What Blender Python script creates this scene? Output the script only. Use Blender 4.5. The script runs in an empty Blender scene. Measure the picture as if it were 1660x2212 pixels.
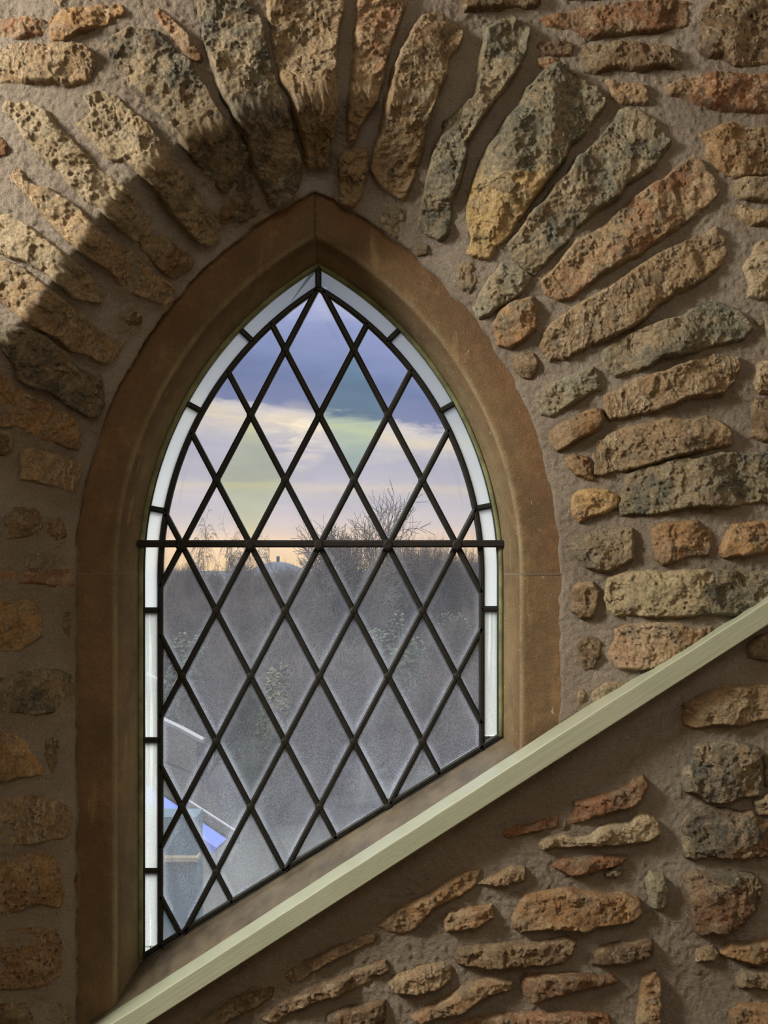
import bpy, bmesh, math, random
import numpy as np
from mathutils import Vector, Matrix

scene = bpy.context.scene
col = scene.collection
F, D, CX, CY = 2286.0, 1.6, 830.0, 1225.0      # focal length in pixels, camera to glass distance, eye point in the frame
S = D / F                                      # metres per pixel on the glass plane


def srgb(r, g, b, a=1.0):
    f = lambda v: (v / 255 / 12.92) if v / 255 <= .04045 else ((v / 255 + .055) / 1.055) ** 2.4
    return (f(r), f(g), f(b), a)


def P(px, py, Y):
    d = D + Y
    return Vector(((px - CX) * d / F, Y, (CY - py) * d / F))


# ------------------------------------------------------------------ numpy noise
def _h(ix, iy, seed):
    n = (ix.astype(np.int64) * 374761393 + iy.astype(np.int64) * 668265263 + seed * 1442695041) & 0xffffffff
    n = ((n ^ (n >> 13)) * 1274126177) & 0xffffffff
    n = ((n ^ (n >> 16)) * 2246822519) & 0xffffffff
    return ((n ^ (n >> 15)) & 0xffff) / 32767.5 - 1.0


def vn(x, y, seed=0):
    ix, iy = np.floor(x), np.floor(y)
    fx, fy = x - ix, y - iy
    u, v = fx * fx * fx * (fx * (fx * 6 - 15) + 10), fy * fy * fy * (fy * (fy * 6 - 15) + 10)
    a, b = _h(ix, iy, seed), _h(ix + 1, iy, seed)
    c, d = _h(ix, iy + 1, seed), _h(ix + 1, iy + 1, seed)
    return (a * (1 - u) + b * u) * (1 - v) + (c * (1 - u) + d * u) * v


def fbm(x, y, scale, octv=4, seed=0, gain=.5, ridge=False):
    r, a, t = 0, 1.0, 0
    x, y = x / scale, y / scale
    for o in range(octv):
        n = vn(x * 2 ** o + 17.3 * o, y * 2 ** o - 9.1 * o, seed + o * 31)
        if ridge:
            n = 1 - 2 * np.abs(n)
        r = r + a * n
        t += a
        a *= gain
    return r / t


def sstep(a, b, x):
    t = np.clip((x - a) / (b - a), 0, 1)
    return t * t * (3 - 2 * t)


# origin x, origin y, pixels per unit for each close-up the outlines were measured in
CR = {'A': (0, 0, .33735), 'B': (500, 0, .33735), 'C': (1000, 0, .39759), 'D': (0, 500, .33735), 'E': (0, 1000, .27119),
      'F': (0, 1600, .27663), 'G': (1100, 560, .33735), 'H': (1100, 1060, .33735), 'I': (1060, 1500, .36145), 'J': (200, 1700, .54217), 'P': (0, 0, 1)}
# close-up, stone kind, proud height (mm), part name, outline
ST = '''
A rust 10 r -60,160 60,130 200,120 300,150 320,190 310,235 180,260 -60,275
A ochre 12 r 315,150 340,110 480,70 640,45 790,40 805,80 790,110 720,125 690,170 560,215 480,250 420,285 380,280 350,290 330,240
A tan 14 r -90,330 0,330 150,310 330,300 480,295 560,310 610,360 610,440 570,530 480,560 420,565 380,545 100,545 -90,550
A pale 10 r 330,-60 430,-60 430,20 400,60 340,40
A grey 14 v 650,310 700,240 830,190 1000,185 1040,240 1130,330 1220,400 1260,490 1330,600 1400,740 1500,800 1560,900 1610,1050 1610,1180 1550,1225 1400,1225 1330,1130 1240,1040 1180,950 1130,890 1050,790 960,690 850,590 790,480 730,430 700,360
A rust 12 r 990,75 1020,65 1100,130 1180,220 1260,330 1300,380 1280,410 1230,410 1180,340 1100,250 1030,160
A greytan 14 v 540,625 600,600 700,605 780,650 860,720 960,810 1010,880 1080,960 1150,1060 1230,1160 1300,1300 1390,1440 1390,1530 1330,1570 1250,1540 1180,1470 1100,1380 1030,1290 970,1200 890,1110 800,1050 700,1030 600,930 490,800 560,770 590,730
A pale 14 v 20,720 50,650 100,670 200,650 260,690 310,720 360,810 440,880 530,960 620,1060 690,1120 770,1180 830,1220 880,1330 950,1400 960,1490 900,1550 830,1530 760,1470 680,1400 640,1350 540,1290 440,1180 380,1110 250,1000 150,880 100,780
A tan 12 v 70,1130 110,1080 150,1100 180,1170 260,1220 330,1220 390,1260 470,1310 540,1360 600,1450 700,1530 830,1600 920,1680 1000,1750 1115,1830 1100,1920 1050,1950 960,1920 850,1880 770,1840 680,1730 590,1670 510,1610 440,1560 330,1440 240,1340 150,1230 90,1180
A rust 10 r -60,880 10,890 60,950 50,1000 0,1015 -60,1010
D brown 10 r 820,-20 960,20 1040,20 1120,80 1240,180 1230,230 1150,260 1100,290 1030,260 960,190 900,100
D pale 12 v -90,-80 60,-110 200,-20 300,60 380,110 470,190 540,250 600,320 660,400 650,450 560,440 450,420 380,340 300,280 180,210 80,180 -90,100
D tan 12 v -90,190 60,190 150,230 210,290 300,350 380,420 480,500 560,560 610,620 700,660 770,690 750,760 700,820 620,830 540,780 430,760 350,680 240,620 150,560 90,520 0,450 -90,420
D grey 12 v 30,620 150,600 260,640 330,700 420,760 430,830 520,880 620,910 650,980 650,1090 600,1190 540,1180 420,1110 370,1070 290,1020 180,990 90,930 60,820 0,740 -90,700 -90,600
D ochre 10 v -90,900 40,930 110,990 220,1060 320,1110 440,1170 470,1220 500,1340 490,1400 420,1390 330,1350 240,1320 150,1280 90,1240 0,1250 -90,1250
D brown 9 r -90,1270 60,1270 80,1330 50,1400 20,1430 -90,1430
D tan 9 r 110,1400 200,1385 300,1410 430,1450 515,1490 510,1570 470,1660 430,1670 350,1640 220,1600 110,1585
D brown 7 r 760,510 830,490 900,540 890,600 820,610
E brown 9 r -90,420 60,400 100,340 190,350 300,370 330,460 300,540 200,600 60,605 -90,600
E brown 8 r 350,480 400,410 460,430 500,500 520,580 450,620 380,590
E mort 5 r 20,720 200,715 400,730 580,740 570,830 300,850 30,830
E rust 8 r -90,870 200,855 320,865 430,850 585,855 585,985 490,1000 370,980 270,960 150,970 -90,965
E ochre 10 r -90,1090 60,1080 200,1080 280,1120 320,1240 310,1370 240,1430 180,1470 60,1510 -90,1500
E brown 5 r 470,1200 540,1170 560,1250 545,1380 490,1360
E grey 9 r 40,1700 150,1650 300,1640 480,1650 560,1700 590,1800 600,1880 540,1960 420,1990 250,2000 60,1990 -90,1960 -90,1700
F ochre 10 r -90,-60 100,-70 190,0 250,110 330,200 320,260 200,275 100,290 0,320 -90,320
F brown 7 r 340,0 420,-60 460,40 450,110 400,280 370,250 350,150
F tan 10 r -90,480 100,430 250,420 400,450 500,500 550,560 540,680 480,760 340,780 200,800 0,815 -90,810
F ochrep 11 r -90,930 150,900 300,860 390,880 440,960 480,1100 490,1220 440,1300 340,1280 250,1270 100,1330 0,1350 -90,1340
F ochrep 12 r -90,1480 100,1450 300,1450 430,1460 470,1560 490,1700 460,1820 380,1870 250,1910 100,1930 -90,1930
F brown 9 r -90,2080 60,2040 180,2050 230,2120 250,2300 -90,2300
F tan 6 r 420,2010 480,1970 530,2020 560,2090 530,2190 420,2280 410,2120
B grey 20 v -235,-60 130,-60 150,60 190,150 215,270 245,380 265,480 290,560 330,650 370,760 390,860 430,1000 440,1130 380,1260 300,1300 230,1290 180,1180 120,1030 80,900 60,800 0,760 -60,650 -110,500 -170,330 -210,150
B brown 8 r -80,1330 0,1250 100,1210 190,1270 210,1310 170,1370 60,1420 -30,1440 -80,1420
B tan 24 v 215,-60 720,-60 715,100 680,200 665,300 660,450 660,600 670,720 665,830 640,930 630,1060 560,1070 470,1050 450,900 410,780 370,640 310,540 270,420 250,250 220,100
B tanrust 22 v 800,-60 1130,-60 1110,60 1080,150 1040,250 1000,350 970,480 960,560 920,640 860,720 820,800 800,880 740,890 725,800 735,650 760,500 775,350 785,150
B tan 16 r 690,1010 720,960 830,940 880,990 880,1080 860,1150 840,1250 800,1320 700,1300 690,1150
B tan 24 v 1210,110 1300,90 1420,150 1480,230 1450,320 1390,400 1370,500 1310,620 1270,740 1240,900 1210,1050 1180,1150 1110,1280 1040,1250 940,1170 890,1080 910,950 950,800 970,650 1020,480 1080,330 1150,200
B greytan 12 r 960,1400 990,1310 1080,1320 1130,1390 1100,1470 1070,1530 980,1480
B green 22 v 1612,200 1694,153 1788,130 1918,200 1894,306 1847,436 1788,530 1718,613 1600,766 1560,830 1500,920 1510,1000 1480,1120 1460,1200 1420,1290 1420,1400 1400,1500 1340,1550 1240,1500 1190,1450 1220,1300 1250,1150 1280,1030 1300,920 1350,850 1360,780 1430,730 1520,650 1570,530 1590,400
C greenyellow 24 v 490,360 540,370 620,430 700,480 750,530 780,570 740,630 680,720 630,760 580,800 540,890 480,970 400,1050 350,1150 290,1230 260,1280 180,1350 150,1410 90,1410 20,1380 50,1300 30,1200 15,1120 50,1000 80,900 130,800 190,710 230,650 300,590 330,500 400,430 440,390
C green 22 v 850,610 900,590 960,620 1040,660 1080,720 1130,790 1080,850 1040,920 960,970 880,1010 840,1090 760,1140 680,1190 620,1250 560,1330 480,1400 400,1500 330,1470 270,1400 240,1330 300,1260 350,1180 430,1110 480,1020 560,960 600,880 680,810 760,730 820,650
C tanrust 22 v 1240,860 1290,880 1320,940 1380,1000 1390,1060 1340,1120 1260,1190 1150,1260 1050,1330 950,1400 850,1450 770,1490 690,1550 610,1620 520,1640 450,1600 430,1530 500,1460 570,1360 620,1310 700,1270 780,1210 870,1120 960,1050 1080,980 1150,920
G tan 22 v 1307,-199 1378,-116 1402,-44 1355,50 1272,119 1165,190 1060,230 960,300 860,390 780,450 680,500 560,550 450,590 350,650 260,665 220,610 195,560 220,480 280,400 400,320 540,240 680,160 800,70 920,-10 1060,-80 1200,-150
G green 20 v 600,590 650,540 780,470 880,440 980,390 1100,370 1220,290 1330,270 1430,310 1510,370 1560,450 1500,520 1420,540 1300,570 1180,610 1050,630 960,640 900,690 790,740 680,760 630,720 600,660
G tan 20 v 610,880 700,840 800,770 950,730 1060,690 1180,650 1300,610 1400,630 1470,630 1475,700 1440,790 1370,860 1270,890 1150,900 1050,940 930,980 800,1010 640,1035 615,990
G greypale 17 r 170,870 230,810 340,770 440,730 540,690 590,740 590,840 520,870 440,910 360,960 270,1010 210,1000 180,940
G ochre 17 r 260,1110 310,1070 400,1020 500,970 590,960 615,1030 600,1080 540,1110 470,1140 400,1190 310,1235 270,1190
G tan 20 v 550,1160 650,1120 780,1070 920,1040 1070,1010 1110,1030 1250,1010 1340,1040 1410,1120 1420,1190 1300,1220 1180,1250 1080,1270 950,1310 830,1340 700,1360 600,1390 540,1380 545,1300 535,1230
G ochre 14 r 370,1280 430,1250 500,1260 530,1300 530,1370 560,1410 500,1420 430,1380 380,1330
G green 20 v 750,1380 850,1340 950,1310 1060,1280 1200,1280 1350,1240 1500,1240 1760,1230 1760,1580 1600,1560 1500,1580 1350,1600 1200,1590 1100,1610 950,1640 720,1640 700,1580 730,1480
G yellow 17 r 400,1530 450,1480 540,1465 630,1475 700,1520 695,1590 600,1640 500,1660 450,1680 410,1650 395,1590
G pale 18 r 1490,50 1560,-20 1760,-40 1760,260 1580,270 1520,250 1530,180
G greypale 10 r 1620,340 1760,330 1760,500 1650,520 1640,440
G greypale 8 r 1570,400 1620,390 1630,430 1590,440
G tan 17 r 1580,680 1640,650 1760,640 1760,860 1600,870 1570,800
G brown 17 r 1550,890 1640,900 1760,880 1760,1150 1620,1170 1540,1140 1550,1000
G brown 10 r 10,630 90,590 160,600 195,660 180,720 140,770 90,760 30,700
G ochre 18 r -100,415 -45,326 30,267 150,240 190,320 180,440 90,530 0,570 -75,550
P greypale 17 r 1020,670 1035,640 1060,600 1085,570 1120,570 1150,600 1135,630 1100,655 1060,680 1040,690
P greytan 10 r 985,590 995,560 1020,565 1035,600 1015,640 995,625
P grey 8 r 895,540 905,525 925,530 925,548 905,555
C rust 18 r 420,110 500,80 640,50 800,40 960,30 1090,10 1220,20 1230,90 1220,160 1120,175 1050,195 900,200 780,215 690,225 620,190 540,160 450,155
C brown 18 r 630,300 650,270 760,250 860,235 960,250 1080,260 1170,290 1190,350 1170,385 1050,380 960,400 820,390 720,410 660,400
C brown 12 r 400,270 420,235 550,235 600,260 590,310 450,310
C brown 16 r -20,-60 410,-60 415,30 380,65 250,55 100,75 0,75
C brownp 20 r 1270,130 1300,50 1380,10 1500,-60 1760,-60 1760,370 1480,370 1400,320 1330,320 1280,290 1310,220
C tan 14 r 770,450 830,460 900,465 1000,470 1010,575 860,580 800,540 790,490
C rust 18 r 1090,480 1150,460 1250,430 1350,410 1500,405 1760,410 1760,610 1600,620 1400,610 1290,580 1200,540 1120,520
C ochrep 14 r 1270,730 1380,700 1450,670 1560,700 1760,700 1760,960 1560,965 1470,980 1420,960 1370,930 1300,850 1320,790
C greytan 14 r 1430,990 1500,970 1600,975 1760,960 1760,1120 1620,1100 1500,1090 1430,1060
C tan 15 r 1430,1130 1500,1110 1600,1150 1760,1150 1760,1240 1560,1230 1480,1180 1425,1170
C brown 10 r 500,-60 900,-60 880,5 560,10
C pale 14 r 1570,1340 1610,1310 1760,1310 1760,1400 1570,1405
C rust 8 r 400,330 480,320 530,350 470,390 420,370
H greytan 17 r 370,340 420,290 540,260 640,230 790,240 805,330 800,440 730,480 650,510 560,520 490,490 430,430
H ochre 18 r 920,240 960,210 1100,200 1200,190 1230,240 1300,250 1295,350 1270,410 1150,430 1040,460 980,480 940,450 925,370
H ochre 18 r 1390,270 1430,210 1550,200 1760,180 1760,400 1560,405 1450,420 1370,430 1340,400
H paleg 20 r 620,620 640,550 760,520 880,510 1000,525 1100,510 1250,510 1400,505 1760,510 1760,680 1600,740 1450,800 1240,780 1100,810 950,815 800,800 690,800 640,760 610,690
H brown 17 r 410,620 450,590 540,585 580,640 570,740 530,820 460,820 410,770 395,690
H brown 12 r 440,980 500,930 560,940 600,970 590,1060 550,1130 490,1150 450,1080
H palerust 14 r 680,890 760,860 900,840 1050,850 1200,880 1290,870 1290,920 1200,980 1100,1060 950,1150 860,1140 700,1130 650,1080 630,1040 670,960
H pale 8 r 530,1290 600,1240 700,1220 780,1210 790,1240 650,1330 530,1390
H tan 7 r 440,1290 470,1250 490,1290 460,1400 430,1420
H brown 10 r 1520,1000 1600,930 1760,880 1760,1060 1600,1080 1530,1060
I tan 13 r 1150,60 1250,0 1400,-50 1760,-60 1760,120 1600,150 1500,190 1350,180 1220,200 1160,180
I grey 22 r 1150,470 1190,380 1200,320 1270,290 1400,280 1520,290 1590,310 1600,400 1615,500 1600,590 1500,610 1430,640 1290,640 1230,600 1160,570
I greyrust 22 r 1150,780 1200,720 1300,690 1420,680 1500,700 1560,690 1600,750 1760,780 1760,960 1620,965 1560,950 1500,970 1300,965 1220,980 1160,960 1155,870
I greytan 16 r 1570,640 1640,590 1760,570 1760,720 1600,720
I brown 8 r 1630,370 1760,350 1760,540 1640,550
I greyrust 24 r 1160,1080 1220,1050 1320,1070 1450,1060 1560,1070 1620,1130 1600,1240 1540,1310 1460,1390 1390,1410 1300,1400 1240,1430 1200,1390 1180,1280 1160,1180
I rust 15 r 430,760 500,690 500,640 600,620 700,590 820,550 850,500 910,480 940,530 900,620 860,660 760,680 680,710 600,730 500,770 430,800
I rust 7 r 80,830 150,790 250,770 330,740 400,730 390,790 300,810 180,830 100,850
I pale 20 r 300,890 330,850 440,830 500,860 600,840 650,790 740,770 830,760 880,700 940,720 1000,760 1010,820 940,870 850,880 760,890 640,890 520,905 380,915 310,915
I rust 14 r 370,1020 440,980 560,970 700,960 820,965 780,1000 700,1030 600,1060 480,1075 420,1050
I grey 9 r 680,1060 760,1030 790,1060 760,1085 690,1085
I greypale 15 r 930,1100 960,1060 1030,1080 1060,1150 1060,1240 1010,1285 960,1270 940,1190
I ochre 24 r 130,1330 190,1220 210,1200 350,1180 480,1150 560,1170 680,1190 800,1180 880,1220 905,1290 860,1340 740,1360 620,1370 560,1400 440,1390 330,1390 250,1400 170,1410 130,1380
I tan 14 r -80,1130 0,1090 60,1060 120,1030 200,1030 215,1080 200,1110 100,1130 0,1140
J ochre 18 r 1400,530 1420,500 1500,480 1590,465 1600,510 1540,545 1480,560 1410,570
I brown 20 r -210,1560 -180,1510 -60,1490 100,1480 300,1470 450,1450 510,1470 490,1540 430,1600 250,1605 100,1610 -60,1620 -190,1600
I brown 18 r 610,1600 640,1520 720,1490 850,1470 960,1460 975,1520 920,1570 820,1590 680,1605
I tan 12 r 1230,1590 1240,1520 1330,1500 1360,1540 1340,1580
I ochre 18 r 1370,1540 1400,1490 1500,1480 1600,1470 1760,1460 1760,1590 1560,1600 1460,1570
I greytan 15 r 1480,1700 1500,1640 1620,1640 1760,1630 1760,1750 1560,1750 1490,1740
I rust 18 r 180,1700 210,1670 340,1660 480,1660 560,1670 640,1690 720,1670 760,1710 650,1740 520,1750 400,1780 300,1810 240,1830 200,1790
I ochrep 16 r 870,2000 900,1800 900,1690 980,1650 1010,1690 1010,1850 1000,2050 880,2050
I rust 16 r -250,1980 -100,1925 200,1900 500,1890 700,1910 750,2050 -250,2050
I ochre 16 r 1440,1900 1500,1850 1600,1850 1760,1830 1760,2050 1460,2050
J tan 20 r 1180,780 1210,750 1300,720 1400,700 1435,720 1430,760 1380,790 1300,810 1210,815
J brown 9 r 770,750 850,690 960,640 1060,600 1130,580 1130,610 1040,650 930,700 830,770 790,780
J ochre 14 r 1140,550 1210,490 1300,450 1400,390 1500,330 1550,330 1530,390 1460,430 1350,480 1310,540 1250,580 1190,580
J brown 16 r 680,920 760,850 850,810 950,770 1050,730 1170,690 1185,720 1120,770 1020,810 920,840 820,880 720,940
J brown 9 r 480,900 560,850 640,800 720,800 715,840 640,880 560,920 500,944 430,970 420,940
J brown 18 r 940,910 1000,880 1100,860 1165,850 1165,910 1140,980 940,980
J tanrust 20 r 1270,910 1330,870 1420,830 1500,780 1580,755 1670,770 1665,800 1560,830 1470,880 1400,900 1300,930
'''

# ------------------------------------------------------------------ the lancet outline (pixels on the glass plane)
XL, XR, YS = 303.0, 1085.0, 1240.0
CLX, RL = 1075.0, 772.0        # left arc: centre x, radius
CRX, RR = 324.5, 760.5         # right arc
SILL = lambda x: 2075 - .6176 * (x - 303)


def offs(qx, qy):
    up = np.maximum(np.hypot(qx - CLX, qy - YS) - RL, np.hypot(qx - CRX, qy - YS) - RR)
    dn = np.maximum(XL - qx, qx - XR)
    return np.where(qy < YS, up, dn)


MAG = D / (D - .07)            # the frame's face stands 7 cm in front of the glass


def frame_off(px, py):
    return offs(CX + (px - CX) / MAG, CY + (py - CY) / MAG)


def chaikin(p, closed, n=2):
    p = np.asarray(p, float)
    for _ in range(n):
        q = np.roll(p, -1, 0) if closed else p[1:]
        a = p if closed else p[:-1]
        m = np.empty((2 * len(a), 2))
        m[0::2] = a * .75 + q * .25
        m[1::2] = a * .25 + q * .75
        p = m if closed else np.vstack([p[:1], m, p[-1:]])
    return p


ARR = chaikin([(-165, 2600), (-165, 1700), (-160, 1300), (-140, 1100), (-90, 900), (-20, 760), (60, 670), (150, 550), (233, 432),
               (310, 361), (405, 295), (472, 263), (560, 228), (640, 212), (716, 200), (900, 205), (1026, 260), (1120, 380), (1250, 510), (1330, 620),
               (1400, 749), (1424, 850), (1471, 941), (1478, 1049), (1498, 1300), (1510, 1500), (1515, 2600)], False, 1)


def seg_dist(px, py, poly, closed):
    d = np.full(px.shape, 1e9)
    n = len(poly)
    for i in range(n if closed else n - 1):
        ax, ay = poly[i]
        bx, by = poly[(i + 1) % n]
        vx, vy = bx - ax, by - ay
        L = vx * vx + vy * vy + 1e-9
        t = np.clip(((px - ax) * vx + (py - ay) * vy) / L, 0, 1)
        d = np.minimum(d, (px - ax - t * vx) ** 2 + (py - ay - t * vy) ** 2)
    return np.sqrt(d)


def inside(px, py, poly):
    r = np.zeros(px.shape, bool)
    n = len(poly)
    for i in range(n):
        ax, ay = poly[i]
        bx, by = poly[(i + 1) % n]
        if ay == by:
            continue
        r ^= ((ay > py) != (by > py)) & (px < (bx - ax) * (py - ay) / (by - ay) + ax)
    return r


ARRP = [tuple(p) for p in ARR]
RAILMID = lambda px: 2212 - .6445 * (px - 282)


def base_Y(px, py):
    dF = np.maximum(0, frame_off(px, py) - 109)
    dA = seg_dist(px, py, ARRP, False)
    ins = inside(px, py, ARRP)
    t = np.where(ins, dF / (dF + dA + 1e-6), 1.0)
    t = np.where(ins, 1 - np.sqrt((1 - t) ** 2 + .0012) + .0346, 1.0)
    Dm = .175 + (.036 - .175) * sstep(150, 1350, px)
    up = -.07 - np.clip(t, 0, 1) * Dm
    s = py - RAILMID(px)
    w = sstep(-18, 18, s)
    return up * (1 - w) + (-.100) * w


def base_frame(px, py):
    """surface point and normal of the wall behind the stones, for arrays of frame positions"""
    e = 9.0

    def pos(x, y):
        Y = base_Y(x, y)
        d = D + Y
        return np.stack([(x - CX) * d / F, Y, (CY - y) * d / F], -1)
    p = pos(px, py)
    du = pos(px + e, py) - pos(px - e, py)
    dv = pos(px, py + e) - pos(px, py - e)
    n = np.cross(du, dv)
    n /= np.linalg.norm(n, axis=-1, keepdims=True) + 1e-12
    n *= np.where(n[..., 1:2] > 0, -1, 1)
    return p, n


# ------------------------------------------------------------------ object helpers
def link(o, parent=None):
    col.objects.link(o)
    if parent is not None:
        o.parent = parent
    return o


def tag(o, label=None, cat=None, group=None, kind=None):
    if label: o['label'] = label
    if cat: o['category'] = cat
    if group: o['group'] = group
    if kind: o['kind'] = kind
    return o


def empty(name, loc=(0, 0, 0)):
    o = bpy.data.objects.new(name, None)
    o.location = loc
    o.empty_display_size = .05
    return link(o)


def mesh_np(name, V, Fc, mat, parent=None, smooth=True, center=None):
    V = np.asarray(V, np.float32)
    if center is None:
        center = V.mean(0)
    c = np.asarray(center, np.float32)
    me = bpy.data.meshes.new(name)
    Fc = np.asarray(Fc, np.int32)
    k = Fc.shape[1]
    me.vertices.add(len(V))
    me.vertices.foreach_set('co', (V - c).ravel())
    me.loops.add(Fc.size)
    me.loops.foreach_set('vertex_index', Fc.ravel())
    me.polygons.add(len(Fc))
    me.polygons.foreach_set('loop_start', np.arange(0, Fc.size, k, dtype=np.int32))
    me.polygons.foreach_set('loop_total', np.full(len(Fc), k, np.int32))
    me.polygons.foreach_set('use_smooth', np.full(len(Fc), smooth, bool))
    me.update(calc_edges=True)
    me.validate()
    me.materials.append(mat)
    o = bpy.data.objects.new(name, me)
    o.location = Vector(c.tolist())
    if parent is not None:
        o.location = Vector(c.tolist()) - parent.location
    return link(o, parent)


def grid_obj(name, pts, keep, mat, parent=None):
    ny, nx = pts.shape[:2]
    idx = np.arange(ny * nx).reshape(ny, nx)
    q = np.stack([idx[:-1, :-1], idx[1:, :-1], idx[1:, 1:], idx[:-1, 1:]], -1)
    k = keep[:-1, :-1] & keep[1:, :-1] & keep[1:, 1:] & keep[:-1, 1:]
    q = q[k]
    used = np.unique(q)
    remap = np.full(ny * nx, -1)
    remap[used] = np.arange(len(used))
    return mesh_np(name, pts.reshape(-1, 3)[used], remap[q], mat, parent)


class MB:
    """collects shapes for ONE mesh object"""
    def __init__(self):
        self.bm = bmesh.new()

    def box(self, lo, hi):
        v = [self.bm.verts.new((x, y, z)) for x in (lo[0], hi[0]) for y in (lo[1], hi[1]) for z in (lo[2], hi[2])]
        for f in ((0, 1, 3, 2), (4, 6, 7, 5), (0, 4, 5, 1), (2, 3, 7, 6), (0, 2, 6, 4), (1, 5, 7, 3)):
            self.bm.faces.new([v[i] for i in f])
        return v

    def sweep(self, path, prof, closed=False, up=Vector((0, -1, 0))):
        """prof: (across, along up) pairs, swept along a path with mitres"""
        rings = []
        n = len(path)
        for i, p in enumerate(path):
            a = path[i - 1] if (i > 0 or closed) else None
            b = path[(i + 1) % n] if (i < n - 1 or closed) else None
            t1 = (p - a).normalized() if a is not None else None
            t2 = (b - p).normalized() if b is not None else None
            if t1 is None: t1 = t2
            if t2 is None: t2 = t1
            t = (t1 + t2).normalized()
            side = up.cross(t).normalized()
            k = 1 / max(.45, t.dot(t1))
            rings.append([self.bm.verts.new(p + side * (s * k) + up * h) for s, h in prof])
        m = len(prof)
        for i in range(n if closed else n - 1):
            r, q = rings[i], rings[(i + 1) % n]
            for j in range(m):
                self.bm.faces.new((r[j], r[(j + 1) % m], q[(j + 1) % m], q[j]))
        if not closed:
            self.bm.faces.new(rings[0][::-1])
            self.bm.faces.new(rings[-1])

    def tube(self, pts, rad, n=6, closed_caps=True):
        rings = []
        for i, p in enumerate(pts):
            p = Vector(p)
            a, b = Vector(pts[max(0, i - 1)]), Vector(pts[min(len(pts) - 1, i + 1)])
            t = (b - a).normalized()
            u = t.orthogonal().normalized()
            w = t.cross(u)
            r = rad[i] if isinstance(rad, (list, tuple)) else rad
            rings.append([self.bm.verts.new(p + (u * math.cos(2 * math.pi * k / n) + w * math.sin(2 * math.pi * k / n)) * r) for k in range(n)])
        for r, q in zip(rings, rings[1:]):
            for j in range(n):
                self.bm.faces.new((r[j], r[(j + 1) % n], q[(j + 1) % n], q[j]))
        if closed_caps:
            self.bm.faces.new(rings[0][::-1])
            self.bm.faces.new(rings[-1])

    def build(self, name, mat, parent=None, smooth=False, center=True, bevel=0):
        bm = self.bm
        if bevel:
            bmesh.ops.bevel(bm, geom=bm.edges[:], offset=bevel, segments=2, affect='EDGES')
        bmesh.ops.recalc_face_normals(bm, faces=bm.faces)
        c = Vector((0, 0, 0))
        if center:
            for v in bm.verts: c += v.co
            c /= max(1, len(bm.verts))
            for v in bm.verts: v.co -= c
        me = bpy.data.meshes.new(name)
        bm.to_mesh(me)
        bm.free()
        if smooth:
            for p in me.polygons: p.use_smooth = True
        me.materials.append(mat)
        o = bpy.data.objects.new(name, me)
        o.location = c - (parent.location if parent else Vector())
        return link(o, parent)


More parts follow.
